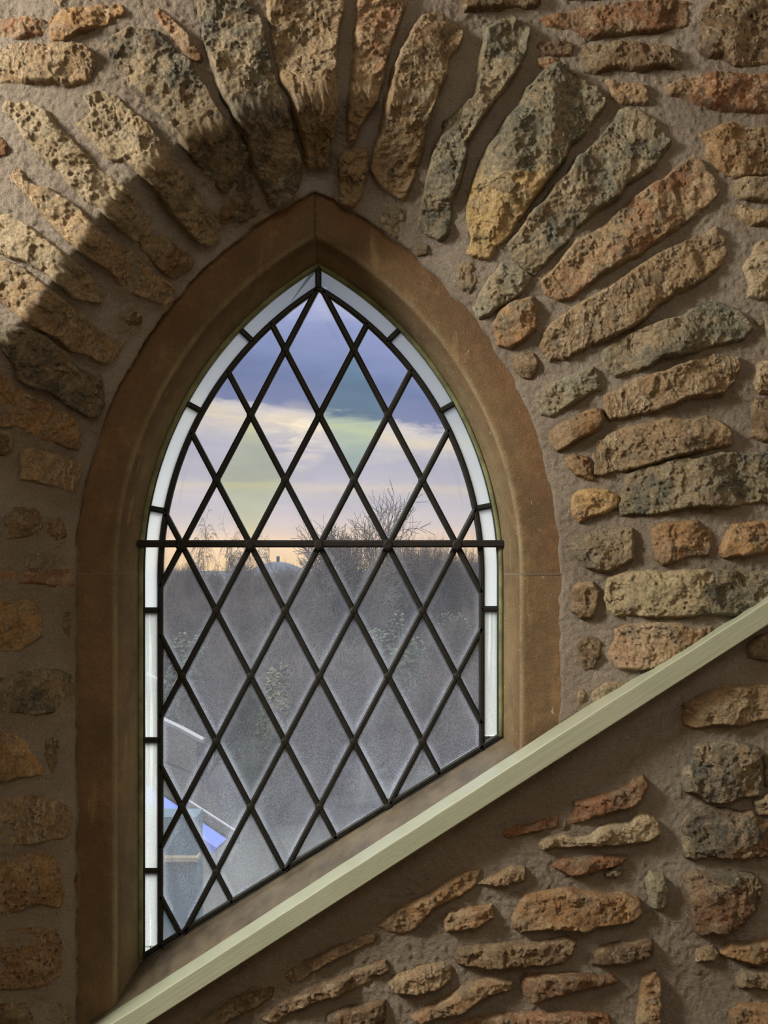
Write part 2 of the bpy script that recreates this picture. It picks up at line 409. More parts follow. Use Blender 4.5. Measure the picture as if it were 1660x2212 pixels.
# ------------------------------------------------------------------ materials
class NT:
    def __init__(self, name, world=False):
        if world:
            self.m = bpy.data.worlds.new(name)
        else:
            self.m = bpy.data.materials.new(name)
        self.m.use_nodes = True
        self.t = self.m.node_tree
        self.t.nodes.clear()

    def n(self, typ, ins=None, **kw):
        nd = self.t.nodes.new(typ)
        for k, v in kw.items():
            setattr(nd, k, v)
        for k, v in (ins or {}).items():
            self.set(nd.inputs[k], v)
        return nd

    def set(self, sock, v):
        if hasattr(v, 'is_output') or isinstance(v, bpy.types.NodeSocket):
            self.t.links.new(v, sock)
        else:
            sock.default_value = v

    def math(self, op, a, b=0.0, c=0.0, clamp=False):
        nd = self.n('ShaderNodeMath', operation=op, use_clamp=clamp)
        for i, v in enumerate((a, b, c)):
            self.set(nd.inputs[i], v)
        return nd.outputs[0]

    def vmath(self, op, a, b=(0, 0, 0)):
        nd = self.n('ShaderNodeVectorMath', operation=op)
        self.set(nd.inputs[0], a)
        self.set(nd.inputs[1], b)
        return nd.outputs[0]

    def noise(self, vec, scale, detail=4, rough=.55, dist=0):
        nd = self.n('ShaderNodeTexNoise', {'Vector': vec, 'Scale': scale, 'Detail': detail, 'Roughness': rough, 'Distortion': dist})
        return nd.outputs[0]

    def rng(self, v, a, b, c=0.0, d=1.0):
        nd = self.n('ShaderNodeMapRange', {'Value': v, 'From Min': a, 'From Max': b, 'To Min': c, 'To Max': d})
        nd.clamp = True
        return nd.outputs[0]

    def mix(self, f, a, b, mode='MIX'):
        nd = self.n('ShaderNodeMix', data_type='RGBA', blend_type=mode)
        self.set(nd.inputs[0], f)
        self.set(nd.inputs[6], a)
        self.set(nd.inputs[7], b)
        return nd.outputs[2]

    def ramp(self, f, stops, interp='LINEAR'):
        nd = self.n('ShaderNodeValToRGB', {'Fac': f})
        cr = nd.color_ramp
        cr.interpolation = interp
        while len(cr.elements) < len(stops):
            cr.elements.new(.5)
        for e, (p, c) in zip(cr.elements, stops):
            e.position = p
            e.color = c
        return nd.outputs[0]

    def bump(self, h, dist, strength=1.0, normal=None):
        nd = self.n('ShaderNodeBump', {'Height': h, 'Distance': dist, 'Strength': strength})
        if normal is not None:
            self.set(nd.inputs['Normal'], normal)
        return nd.outputs[0]

    def out(self, sh):
        o = self.n('ShaderNodeOutputMaterial')
        self.t.links.new(sh, o.inputs['Surface'])
        return self.m

    def bsdf(self, color, rough=.85, normal=None, spec=.25, **kw):
        nd = self.n('ShaderNodeBsdfPrincipled', {'Base Color': color, 'Roughness': rough, 'Specular IOR Level': spec})
        if normal is not None:
            self.set(nd.inputs['Normal'], normal)
        for k, v in kw.items():
            self.set(nd.inputs[k], v)
        return nd.outputs[0]

    def objvec(self):
        tc = self.n('ShaderNodeTexCoord').outputs['Object']
        rnd = self.n('ShaderNodeObjectInfo').outputs['Random']
        off = self.n('ShaderNodeCombineXYZ', {0: self.math('MULTIPLY', rnd, 37.0), 1: self.math('MULTIPLY', rnd, 11.0), 2: self.math('MULTIPLY', rnd, 23.0)}).outputs[0]
        return self.vmath('ADD', tc, off), tc, rnd


KHAKI, ASH, RUSTY = srgb(176, 150, 112), srgb(118, 114, 98), srgb(158, 112, 68)


def stone_mat(name, c1, c2, c3, bl=.5, pits=0.0, second=None, chisel=0.0):
    m = NT(name)
    v, tc, rnd = m.objvec()
    n1 = m.noise(v, 13, 6, .6, .6)
    n2 = m.noise(v, 34, 7, .68, .8)
    n3 = m.noise(v, 260, 8, .75)
    n4 = m.noise(v, 95, 7, .72, .5)
    n5 = m.noise(m.vmath('ADD', v, (7.7, 3.1, 5.9)), 24, 7, .66, .9)
    n6 = m.noise(m.vmath('ADD', v, (17.7, 13.1, 1.9)), 29, 7, .70, .9)
    colr = m.mix(m.rng(n1, .40, .60), c1, c2)
    colr = m.mix(m.rng(n2, .50, .60, 0, bl), colr, c3)
    if second:
        axis, thr, c5 = second
        sep = m.n('ShaderNodeSeparateXYZ', {0: tc})
        w = m.math('ADD', sep.outputs[axis], m.math('MULTIPLY', m.math('SUBTRACT', n2, .5), .12))
        colr = m.mix(m.rng(w, thr - .008, thr + .008), m.mix(m.rng(n4, .35, .7, 0, .6), c5, c2), colr)
    # khaki skin, ash-grey and rusty patches, pale lime bloom, dark mineral specks
    colr = m.mix(m.rng(n5, .48, .58, 0, .55), colr, KHAKI)
    colr = m.mix(m.rng(n6, .54, .62, 0, .55), colr, ASH)
    colr = m.mix(m.rng(n6, .40, .33, 0, .45), colr, RUSTY)
    colr = m.mix(m.rng(n4, .57, .68, 0, .60), colr, srgb(208, 190, 154))
    colr = m.mix(m.rng(n4, .38, .28, 0, .5), colr, srgb(72, 60, 46))
    colr = m.mix(1.0, colr, m.ramp(n3, [(.32, (.5, .48, .46, 1)), (.5, (1, 1, 1, 1)), (.7, (1.3, 1.27, 1.2, 1))]), 'MULTIPLY')
    tint = m.rng(rnd, 0, 1, 1.0, 1.24)
    colr = m.mix(1.0, colr, m.n('ShaderNodeCombineColor', {0: tint, 1: tint, 2: tint}).outputs[0], 'MULTIPLY')
    nrm = m.bump(n2, .007, 1.0)
    nrm = m.bump(n4, .0055, 1.0, nrm)
    nrm = m.bump(n3, .006, 1.0, nrm)
    if pits:
        vo = m.n('ShaderNodeTexVoronoi', {'Vector': v, 'Scale': 95.0, 'Randomness': 1.0}).outputs['Distance']
        pit = m.math('MULTIPLY', m.rng(vo, .30, .16), m.rng(n1, .42, .58))
        nrm = m.bump(m.math('SUBTRACT', 1.0, pit), .006 * pits, 1.0, nrm)
        colr = m.mix(m.math('MULTIPLY', pit, .6), colr, srgb(70, 48, 28))
    if chisel:
        wv = m.n('ShaderNodeTexWave', {'Vector': v, 'Scale': 34.0, 'Distortion': 7.0, 'Detail': 4.0, 'Detail Scale': 2.4})
        wv.bands_direction = 'X'
        where = m.rng(n1, .50, .62)
        nrm = m.bump(m.math('MULTIPLY', wv.outputs[1], where), .0022 * chisel, .8, nrm)
        colr = m.mix(m.math('MULTIPLY', m.math('MULTIPLY', m.rng(wv.outputs[1], .75, .95), where), .5), colr, srgb(214, 198, 160))
    colr = m.n('ShaderNodeHueSaturation', {'Hue': .505, 'Saturation': .86, 'Color': colr}).outputs[0]
    return m.out(m.bsdf(colr, .9, nrm, .15))


K = {}
_t = {
    'tan': ((178, 143, 98), (146, 114, 76), (116, 100, 78), .6), 'pale': ((190, 165, 125), (160, 134, 96), (134, 122, 100), .55),
    'grey': ((112, 106, 90), (142, 118, 84), (80, 80, 74), .7), 'greytan': ((160, 136, 100), (122, 112, 90), (172, 134, 86), .5),
    'green': ((120, 116, 96), (150, 130, 96), (92, 94, 86), .6), 'greypale': ((172, 162, 132), (144, 138, 114), (166, 134, 92), .5),
    'rust': ((162, 104, 58), (134, 90, 54), (114, 94, 72), .55), 'ochre': ((182, 134, 76), (152, 108, 62), (128, 102, 72), .5),
    'ochrep': ((174, 130, 78), (146, 106, 64), (120, 96, 68), .5), 'brown': ((138, 106, 72), (112, 88, 62), (146, 110, 68), .5),
    'brownp': ((140, 106, 68), (110, 86, 60), (84, 72, 58), .5), 'tanrust': ((170, 136, 94), (152, 102, 60), (112, 100, 82), .6),
    'greyrust': ((112, 102, 82), (146, 98, 60), (78, 76, 70), .7), 'yellow': ((200, 156, 88), (180, 136, 76), (158, 122, 76), .4),
    'palerust': ((198, 166, 124), (178, 134, 92), (144, 126, 102), .5), 'mort': ((140, 126, 106), (122, 106, 86), (108, 94, 78), .4),
}
for k, (a, b, c, bl) in _t.items():
    K[k] = stone_mat('stone_' + k, srgb(*a), srgb(*b), srgb(*c), bl, pits=1.0 if k in ('ochrep', 'brownp', 'palerust') else 0,
                     chisel=1.0 if k == 'tan' else 0)
K['greenyellow'] = stone_mat('stone_greenyellow', srgb(124, 119, 97), srgb(150, 130, 94), srgb(94, 96, 86), .6, second=(2, -.035, srgb(206, 164, 92)))
K['paleg'] = stone_mat('stone_paleg', srgb(118, 114, 94), srgb(144, 128, 94), srgb(94, 96, 86), .6, pits=.6, second=(0, .02, srgb(196, 174, 126)))


def mortar_mat():
    m = NT('lime_mortar')
    tc = m.n('ShaderNodeTexCoord').outputs['Object']
    n1 = m.noise(tc, 5, 5, .6)
    n2 = m.noise(tc, 330, 6, .7)
    n3 = m.noise(tc, 110, 6, .65)
    c = m.mix(m.rng(n1, .36, .64), srgb(172, 158, 140), srgb(150, 135, 117))
    c = m.mix(m.rng(n2, .42, .30, 0, .75), c, srgb(70, 62, 54))
    c = m.mix(m.rng(n2, .58, .70, 0, .6), c, srgb(214, 202, 182))
    c = m.mix(m.rng(n3, .60, .75, 0, .4), c, srgb(112, 108, 104))
    nrm = m.bump(n3, .006, 1.0)
    nrm = m.bump(n2, .009, 1.0, nrm)
    return m.out(m.bsdf(c, .95, nrm, .1))


def sandstone_mat():
    m = NT('dressed_sandstone')
    tc = m.n('ShaderNodeTexCoord').outputs['Object']
    geo = m.n('ShaderNodeNewGeometry').outputs['Position']
    n1 = m.noise(geo, 7, 6, .6, .4)
    st = m.noise(m.vmath('MULTIPLY', geo, (40, 40, 5)), 1.0, 6, .65, .3)
    n2 = m.noise(geo, 420, 6, .7)
    n3 = m.noise(geo, 55, 7, .7, .5)
    blot = m.noise(m.vmath('ADD', geo, (3.1, 8.2, 1.7)), 19, 8, .72, .2)
    c = m.mix(m.rng(n1, .36, .64), srgb(136, 102, 64), srgb(112, 82, 52))
    c = m.mix(m.rng(st, .54, .7, 0, .5), c, srgb(104, 82, 58))
    c = m.mix(m.rng(st, .40, .28, 0, .5), c, srgb(186, 150, 102))
    c = m.mix(m.rng(n3, .34, .22, 0, .7), c, srgb(80, 66, 52))
    # flecks of old limewash on the right hand arch
    sx = m.n('ShaderNodeSeparateXYZ', {0: geo})
    wash_and_light = m.noise(m.vmath('MULTIPLY', geo, (150, 60, 60)), 1.0, 5, .75)
    c = m.mix(m.math('MULTIPLY', m.rng(wash_and_light, .665, .69), m.rng(sx.outputs[0], -.06, .05, 0, .9)), c, srgb(214, 208, 186))
    oa = m.n('ShaderNodeAttribute', attribute_name='outer').outputs['Fac']
    c = m.mix(m.math('MULTIPLY', oa, m.rng(blot, .3, .6, .75, .4)), c, srgb(124, 78, 40))
    edge_light = m.n('ShaderNodeAttribute', attribute_name='wash_and_light').outputs['Fac']  # chamfer edge highlight and window light near the glass, painted into the colour
    c = m.mix(m.math('MULTIPLY', edge_light, m.rng(st, .30, .62, .15, .62)), c, srgb(176, 164, 122))
    c = m.mix(1.0, c, m.ramp(n2, [(.3, (.72, .7, .68, 1)), (.6, (1, 1, 1, 1)), (.78, (1.15, 1.12, 1.08, 1))]), 'MULTIPLY')
    c = m.mix(m.rng(blot, .50, .66, 0, .45), c, srgb(96, 76, 54))
    c = m.mix(m.rng(blot, .46, .32, 0, .45), c, srgb(158, 118, 70))
    c = m.n('ShaderNodeHueSaturation', {'Hue': .508, 'Saturation': .86, 'Color': c}).outputs[0]
    nrm = m.bump(n3, .007, .8)
    nrm = m.bump(n2, .003, .9, nrm)
    return m.out(m.bsdf(c, .88, nrm, .15))


def paint_mat():
    m = NT('pale_gloss_paint')
    tc = m.n('ShaderNodeTexCoord').outputs['Object']
    mp = m.n('ShaderNodeMapping', {'Vector': tc, 'Rotation': (0, math.radians(32.8), 0), 'Scale': (1, 1, 1)}).outputs[0]
    br = m.noise(m.vmath('MULTIPLY', mp, (5, 260, 260)), 1.0, 4, .6)
    n = m.noise(tc, 9, 4, .5)
    sp = m.noise(tc, 85, 5, .7)
    c = m.mix(m.rng(n, .35, .65), srgb(154, 157, 134), srgb(147, 151, 127))
    c = m.mix(m.rng(sp, .735, .75, 0, .8), c, srgb(150, 138, 104))
    nrm = m.bump(br, .0007, .6)
    nrm = m.bump(sp, .0015, .35, nrm)
    return m.out(m.bsdf(c, .27, nrm, .5))


def simple(name, c, rough=.8, c2=None, scale=20, bumpd=0, spec=.3, **kw):
    m = NT(name)
    tc = m.n('ShaderNodeTexCoord').outputs['Object']
    n = m.noise(tc, scale, 6, .6)
    cc = m.mix(m.rng(n, .35, .65), srgb(*c), srgb(*(c2 or c)))
    return m.out(m.bsdf(cc, rough, m.bump(n, bumpd, .7) if bumpd else None, spec, **kw))


def glass_mat(name, tint, dirt, milk=0.0, smear=0.0, dust=(.80, .82, .90, 1)):
    """old quarry glass: clear body with a weathered, dusty face that scatters daylight"""
    m = NT(name)
    tc = m.n('ShaderNodeNewGeometry').outputs['Position']
    rim = m.n('ShaderNodeAttribute', attribute_name='rim').outputs['Fac']
    sp = m.noise(tc, 520, 5, .75)
    sm = m.noise(m.vmath('MULTIPLY', tc, (9, 9, 5)), 1.0, 6, .65, 1.2)
    st = m.noise(m.vmath('MULTIPLY', tc, (330, 330, 5)), 1.0, 4, .6)
    sep = m.n('ShaderNodeSeparateXYZ', {0: tc})
    low = m.rng(sep.outputs[2], .16, -.34, .18, 1.0)
    d = m.math('MULTIPLY', m.rng(sp, .40, .62, .55, 1.35), m.rng(sm, .32, .68, .75, 1.25))
    d = m.math('MULTIPLY', d, dirt)
    d = m.math('MULTIPLY', d, low)
    # grime gathered along the leads
    d = m.math('ADD', d, m.math('MULTIPLY', m.math('POWER', rim, 2.8), m.math('MULTIPLY', m.rng(sm, .3, .7, .12, .38), low)))
    if smear:
        d = m.math('ADD', d, m.rng(st, .55, .70, 0, smear))
    d = m.math('ADD', d, milk, clamp=True)
    tr = m.n('ShaderNodeBsdfTransparent', {'Color': tint}).outputs[0]
    gl = m.n('ShaderNodeBsdfGlossy', {'Color': (1, 1, 1, 1), 'Roughness': .05}).outputs[0]
    lw = m.n('ShaderNodeFresnel', {'IOR': 1.35}).outputs[0]
    body = m.n('ShaderNodeMixShader', {0: m.math('MULTIPLY', lw, .6), 1: tr, 2: gl}).outputs[0]
    du = m.n('ShaderNodeBsdfTranslucent', {'Color': dust}).outputs[0]
    sh = m.n('ShaderNodeMixShader', {0: d, 1: body, 2: du}).outputs[0]
    return m.out(sh)


M_MORT = mortar_mat()
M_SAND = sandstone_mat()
M_PAINT = paint_mat()
M_LEAD = simple('lead', (24, 24, 20), .6, (36, 34, 28), 90, .001, .4, Metallic=.35)
M_IRON = simple('black_iron', (20, 18, 14), .7, (32, 26, 18), 60, .001)
M_PUTTY = simple('putty', (118, 120, 82), .75, (84, 84, 56), 34, .003)
M_GLASS = glass_mat('quarry_glass', (.97, .98, .985, 1), .185)
M_TEAL = glass_mat('green_glass', (.66, .85, .72, 1), .12)
M_LIME = glass_mat('lime_glass', (.84, .93, .66, 1), .12)
M_BORD = glass_mat('border_glass', (.86, .95, .88, 1), .25, .50, .45, (.94, .96, .88, 1))
M_BORDT = glass_mat('border_glass_clear', (.86, .95, .92, 1), .2, .80, 0, (.98, 1.0, .95, 1))

# ------------------------------------------------------------------ the window wall: mortar bed
xs = np.concatenate([np.array([-2600, -1600, -1000, -600, -380, -250, -180, -120]), np.arange(-80, 1741, 3.0), np.array([1790, 1860, 1960, 2150, 2500, 3200, 4300])])
ys = np.concatenate([np.array([-2300, -1500, -900, -500, -300, -200, -140]), np.arange(-90, 2303, 3.0), np.array([2350, 2440, 2600, 2900, 3500, 4600])])
GX, GY = np.meshgrid(xs, ys)
bp, bn = base_frame(GX, GY)
fo = frame_off(GX, GY)
rs = GY - RAILMID(GX)
hm = .0030 * fbm(GX, GY, 120, 3, 3) + .0012 * fbm(GX, GY, 40, 4, 5, .6) + .0019 * fbm(GX, GY, 10, 2, 8, .7)
lip = fo - 104 - 5.5 * fbm(GX, GY, 34, 4, 11) - np.where(GX > 690, 5 * fbm(GX, GY, 60, 3, 15), 0)
hm = hm + np.where(rs < 4, -.020 * sstep(9, -5, lip) + .004 * sstep(0, 12, lip), 0)
wall = grid_obj('wall_back', bp + bn * hm[..., None], ~((fo < 92) & (rs < 2)), M_MORT)
tag(wall, 'rough lime mortared stone wall surrounding the pointed leaded window', 'wall', kind='structure')

# ------------------------------------------------------------------ the stones of that wall
WORDS = {'tan': 'tan stone', 'pale': 'pale buff stone', 'grey': 'dark grey stone', 'greytan': 'grey and tan stone', 'green': 'grey-green stone',
         'greypale': 'pale grey stone', 'rust': 'rust-orange stone', 'ochre': 'ochre stone', 'ochrep': 'pitted ochre stone', 'brown': 'brown stone',
         'brownp': 'pitted brown stone', 'tanrust': 'tan stone with rust streaks', 'greyrust': 'grey stone with rust patches', 'yellow': 'yellow ochre stone',
         'palerust': 'pale pinkish stone', 'mort': 'stone skimmed with mortar', 'greenyellow': 'grey-green stone with a yellow lower end',
         'paleg': 'pale stone turning green at one end'}
rng = np.random.default_rng(7)
for si, line in enumerate([l for l in ST.strip().splitlines() if l.strip()]):
    w = line.split()
    ox, oy, sc = CR[w[0]]
    pts = np.array([[float(c) for c in q.split(',')] for q in w[4:]]) * sc + np.array([ox, oy])
    H = float(w[2]) * .001
    poly = [tuple(p) for p in pts]
    lo, hi = pts.min(0) - 16, pts.max(0) + 16
    step = 2.2
    gx, gy = np.meshgrid(np.arange(lo[0], hi[0], step), np.arange(lo[1], hi[1], step))
    wx = gx + 4.2 * fbm(gx, gy, 30, 4, 100 + si, .6)
    wy = gy + 4.2 * fbm(gx, gy, 30, 4, 300 + si, .6)
    d = seg_dist(wx, wy, poly, True)
    d = np.where(inside(wx, wy, poly), d, -d) + 3.0
    size = min(hi[0] - lo[0], hi[1] - lo[1])
    # broken facets: the lowest of several random planes, stepped where flakes have come away
    cx, cy = pts.mean(0)
    hf = np.full(gx.shape, H * 1.15)
    nf = 10 if size > 60 else 6
    for _ in range(nf):
        qx = rng.uniform(lo[0] + 16, hi[0] - 16)
        qy = rng.uniform(lo[1] + 16, hi[1] - 16)
        sl = rng.uniform(.05, .40) * S
        an = math.atan2(qy - cy, (qx - cx)) + rng.uniform(-.9, .9)
        pl = H * rng.uniform(.85, 1.12) - sl * ((gx - qx) * math.cos(an) + (gy - qy) * math.sin(an))
        hf = np.minimum(hf, pl)
    hf = np.maximum(hf, H * (.55 + .12 * fbm(gx, gy, 40, 3, 1100 + si)))
    n_fl = fbm(gx, gy, 46, 5, 1300 + si, .55)
    flake = sstep(.02, .07, n_fl) + sstep(-.22, -.17, n_fl)
    edge = 9.0 if H > .012 else 7.0
    prof = np.clip(d / edge, -1.4, 1)
    prof = np.where(prof > 0, 1 - (1 - prof) ** 2.2, prof * 1.6)
    a = min(1.0, H / .015)
    ch = np.abs(fbm(gx, gy, 26, 4, 700 + si, .6))
    rough = a * (.0034 * fbm(gx, gy, 52, 4, 500 + si, .55) - .0055 * (ch - .15) * .65 + .0027 * (flake - 1)) + .0013 * fbm(gx, gy, 9, 3, 900 + si, .65)
    inn = np.clip(d / 5, 0, 1)
    h = np.where(d > 0, hf * prof, .011 * prof) + rough * inn
    h = np.where(d < 0, h - .001, h)
    bpn, bnn = base_frame(gx, gy)
    keep = d > -9
    if w[0] not in 'IJ' and not (w[0] == 'H' and oy + 0 > 0 and lo[1] > 1330 and lo[0] > 1590):
        keep &= (gy - RAILMID(gx)) < 6
    o = grid_obj('voussoir' if w[3] == 'v' else 'rubble_stone', bpn + bnn * h[..., None], keep, K[w[1]], wall)
    o['label'] = WORDS[w[1]]

# ------------------------------------------------------------------ window_1: stone surround, leads, glass
win = empty('window_1', P(690, 1800, 0))
tag(win, 'pointed arch leaded window with diamond panes in a sandstone surround', 'window', kind='structure')


def gpt(x, y, Y=0.0):
    return Vector(((x - CX) * S, Y, (CY - y) * S))


def arc_pts(off, side, n=40):
    """points of the arch offset outward, from the springing up to the apex (glass pixels)"""
    ax = (CLX + CRX) / 2
    if side == 'L':
        c, r = CLX, RL + off
        apx = 688.0
        a1 = math.acos((c - apx) / r)
        return [(c - r * math.cos(a1 * i / n), YS - r * math.sin(a1 * i / n)) for i in range(n + 1)]
    c, r = CRX, RR + off
    apx = 688.0
    a1 = math.acos((apx - c) / r)
    return [(c + r * math.cos(a1 * i / n), YS - r * math.sin(a1 * i / n)) for i in range(n + 1)]


PROF = [(70, .16), (1, .006), (1, -.004), (9, -.022), (18, -.043), (25, -.059), (28, -.0655), (32, -.069), (38, -.0702), (128, -.070), (132, .16)]
MOULD = rng.normal(0, 1, 400)


def surround(name, side, part):
    """one block of the dressed stone surround: profile swept along jamb or arch"""
    rings = []
    if part == 'arch':
        n = 110
        for i in range(n + 1):
            ring = []
            for off, Y in PROF:
                p = arc_pts(off, side, n)[i]
                ring.append(p + (Y, off))
            rings.append(ring)
    elif part == 'joint':
        for y in (YS - 2.0, YS - .7, YS + .7, YS + 2.0):
            e_ = .0009 if abs(y - YS) < 1 else -.001
            rings.append([((XL - off if side == 'L' else XR + off), y, Y - e_, off) for off, Y in PROF[1:-1]])
    else:
        y1 = 2330.0 if side == 'L' else 1720.0
        for i in range(101):
            y = YS - 1 + (y1 - YS) * i / 100
            rings.append([((XL - off if side == 'L' else XR + off), y, Y, off) for off, Y in PROF])
    R = np.array(rings)
    # refine across the face so that the stone can be worn and chipped
    fine = []
    for j in range(R.shape[1] - 1):
        k = 14 if abs(R[0, j, 2] - R[0, j + 1, 2]) < .0006 and part != 'joint' else 3
        for t in range(k):
            fine.append(R[:, j] + (R[:, j + 1] - R[:, j]) * t / k)
    fine.append(R[:, -1])
    R = np.stack(fine, 1)
    wob = .0011 * fbm(R[..., 0] + 400 * R[..., 2], R[..., 1], 60, 4, 41) + .0005 * fbm(R[..., 0] + 3000 * R[..., 2], R[..., 1], 14, 3, 43)
    V = np.stack([(R[..., 0] - CX) * S, R[..., 2] - wob, (CY - R[..., 1]) * S], -1)
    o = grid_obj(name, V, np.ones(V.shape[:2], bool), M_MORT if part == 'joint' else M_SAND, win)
    if part != 'joint':
        at = o.data.attributes.new('wash_and_light', 'FLOAT', 'POINT')
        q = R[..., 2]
        wv = np.clip(1 - np.abs(q + .066) / .006, 0, 1) * np.where(np.abs(q + .07) < .00022, .25, 1) + .55 * np.clip((q + .060) / .03, 0, 1) * (q < .01)  # painted light: bright line on the edge, paler chamfer towards the glass
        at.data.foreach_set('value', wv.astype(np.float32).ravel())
        a2 = o.data.attributes.new('outer', 'FLOAT', 'POINT')
        ov = sstep(66, 84, R[..., 3] + 9 * fbm(R[..., 0], R[..., 1], 30, 4, 61)) * (1.0 if part == 'arch' else .25) * (q < -.05)
        a2.data.foreach_set('value', ov.astype(np.float32).ravel())
    return o


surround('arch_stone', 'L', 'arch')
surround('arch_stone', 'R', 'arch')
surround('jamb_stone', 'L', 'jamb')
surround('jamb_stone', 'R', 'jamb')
for sd in 'LR':
    surround('mortar_joint', sd, 'joint')['label'] = 'thin pale mortar joint'
ap = [arc_pts(off, 'L')[-1] + (Y,) for off, Y in PROF[1:-1]]
V = np.array([[((688 + dx - CX) * S, Y - e_, (CY - y) * S) for dx, e_ in ((-3, -.001), (-1.2, .0012), (1.2, .0008), (3, -.001))] for x, y, Y in ap])
o = grid_obj('apex_joint', V, np.ones(V.shape[:2], bool), simple('dark_joint', (62, 54, 42), .95, (96, 82, 60), 160, .002), win)  # narrow dark brown strip along the apex joint
o['label'] = 'dark open joint at the point of the arch'

# sloping sill: the same chamfer along the raking bottom edge
sl_dir = Vector((1085 - 303, -(1592 - 2075), 0)).normalized()     # right and up
rows = []
for i in range(161):
    x = 205 + (1150 - 205) * i / 160
    y = SILL(x)
    row = []
    for off, Y in [(46, .14), (2, .004), (4, -.006), (9, -.012), (11, -.020), (20, -.042), (29, -.064), (33, -.0725), (36, -.0785), (70, -.0790)]:
        row.append((x + off * .5255, y + off * .8508, Y))
    rows.append(row)
R = np.array(rows)
fine = []
for j in range(R.shape[1] - 1):
    for t in range(3):
        fine.append(R[:, j] + (R[:, j + 1] - R[:, j]) * t / 3)
fine.append(R[:, -1])
R = np.stack(fine, 1)
wob = .0016 * fbm(R[..., 0] + 400 * R[..., 2], R[..., 1], 50, 4, 47) + .0007 * fbm(R[..., 0] + 3000 * R[..., 2], R[..., 1], 12, 3, 49)
V = np.stack([(R[..., 0] - CX) * S, R[..., 2] - wob, (CY - R[..., 1]) * S], -1)
M_SILL = simple('sill_stone_worn', (92, 80, 60), .65, (62, 53, 40), 26, .005, .4)
o = grid_obj('sill_stone', V, np.ones(V.shape[:2], bool), M_SILL, win)
o['label'] = 'worn grey-brown raking sill'

# putty fillet round the glass
pl = [(XL + 1, 2072)] + [(XL + 1, y) for y in range(2000, 1241, -40)] + arc_pts(-1, 'L') + arc_pts(-1, 'R')[::-1] + [(XR - 1, y) for y in range(1280, 1590, 40)] + [(XR - 1, 1590)]
mb = MB()
mb.sweep([gpt(x, y, -.003) for x, y in pl], [(-.0055, -.002), (-.004, .003), (0, .0052), (.003, .002), (.003, -.002)])
o = mb.build('putty_fillet', M_PUTTY, win, True)
o['label'] = 'pale greenish putty fillet'

# leads
BO = -44.0
xl, xr = XL + 44, XR - 44


def inner_poly(n=36):
    pts = [(xl, SILL(xl)), (xl, YS)] + arc_pts(BO, 'L', n)[1:] + arc_pts(BO, 'R', n)[::-1][1:] + [(xr, SILL(xr))]
    return pts


def clip_poly(poly, a, b, c):
    """keep a*x + b*y <= c"""
    out = []
    for i in range(len(poly)):
        p, q = poly[i], poly[(i + 1) % len(poly)]
        dp, dq = a * p[0] + b * p[1] - c, a * q[0] + b * q[1] - c
        if dp <= 0: out.append(p)
        if (dp < 0 < dq) or (dq < 0 < dp):
            t = dp / (dp - dq)
            out.append((p[0] + (q[0] - p[0]) * t, p[1] + (q[1] - p[1]) * t))
    return out


def clip_line(poly, p, dv):
    """segment of an infinite line inside a convex polygon"""
    t0, t1 = -1e5, 1e5
    cxm = sum(q[0] for q in poly) / len(poly)
    cym = sum(q[1] for q in poly) / len(poly)
    for i in range(len(poly)):
        a, b = poly[i], poly[(i + 1) % len(poly)]
        nx, ny = b[1] - a[1], a[0] - b[0]
        if nx * (cxm - a[0]) + ny * (cym - a[1]) > 0: nx, ny = -nx, -ny
        den = nx * dv[0] + ny * dv[1]
        num = nx * (a[0] - p[0]) + ny * (a[1] - p[1])
        if abs(den) < 1e-9:
            if num < 0: return None
        elif den > 0: t1 = min(t1, num / den)
        else: t0 = max(t0, num / den)
    return (t0, t1) if t1 - t0 > .06 else None


IP = inner_poly()
PXX, PYY, X0, Y0 = 74.2, 141.0, 690.5, 1178.0
mb = MB()
CW, CH = 7.0 * S, .0042
came = [(-CW, -CH * .4), (-CW * .85, CH * .55), (-CW * .4, CH), (CW * .4, CH), (CW * .85, CH * .55), (CW, -CH * .4), (CW * .8, -CH * .9), (-CW * .8, -CH * .9)]
for k in range(-14, 15):
    for s in (1, -1):
        cl = clip_line(IP, (X0 + 2 * k * PXX, Y0), (PXX * s, PYY))
        if cl:
            a = (X0 + 2 * k * PXX + cl[0] * PXX * s, Y0 + cl[0] * PYY)
            b = (X0 + 2 * k * PXX + cl[1] * PXX * s, Y0 + cl[1] * PYY)
            mb.sweep([gpt(*a), gpt(*b)], came)
mb.sweep([gpt(x, y) for x, y in IP], came)
outl = [(XL + 5, SILL(XL))] + [(XL + 5, YS)] + arc_pts(-5, 'L', 36)[1:] + arc_pts(-5, 'R', 36)[::-1][1:] + [(XR - 5, SILL(XR))]
mb.sweep([gpt(x, y - 4) for x, y in outl], came)
mb.sweep([gpt(XL, SILL(XL) - 6), gpt(XR, SILL(XR) - 6)], came)
LY = [1880, 1598, 1318, 1096, 868, 708]
RY = [1315, 1090, 868, 708]


def bord(side, y):
    if y > YS:
        return ((XL, y), (xl, y)) if side == 'L' else ((XR, y), (xr, y))
    c, r = (CLX, RL) if side == 'L' else (CRX, RR)
    a = math.asin((YS - y) / r)
    s = -1 if side == 'L' else 1
    return ((c + s * r * math.cos(a), YS - r * math.sin(a)), (c + s * (r + BO) * math.cos(a), YS - (r + BO) * math.sin(a)))


for sd, L in (('L', LY), ('R', RY)):
    for y in L:
        a, b = bord(sd, y)
        mb.sweep([gpt(*a), gpt(*b)], came)
apI, apO = arc_pts(BO, 'L')[-1], arc_pts(0, 'L')[-1]
mb.sweep([gpt(*apO), gpt(*apI)], came)
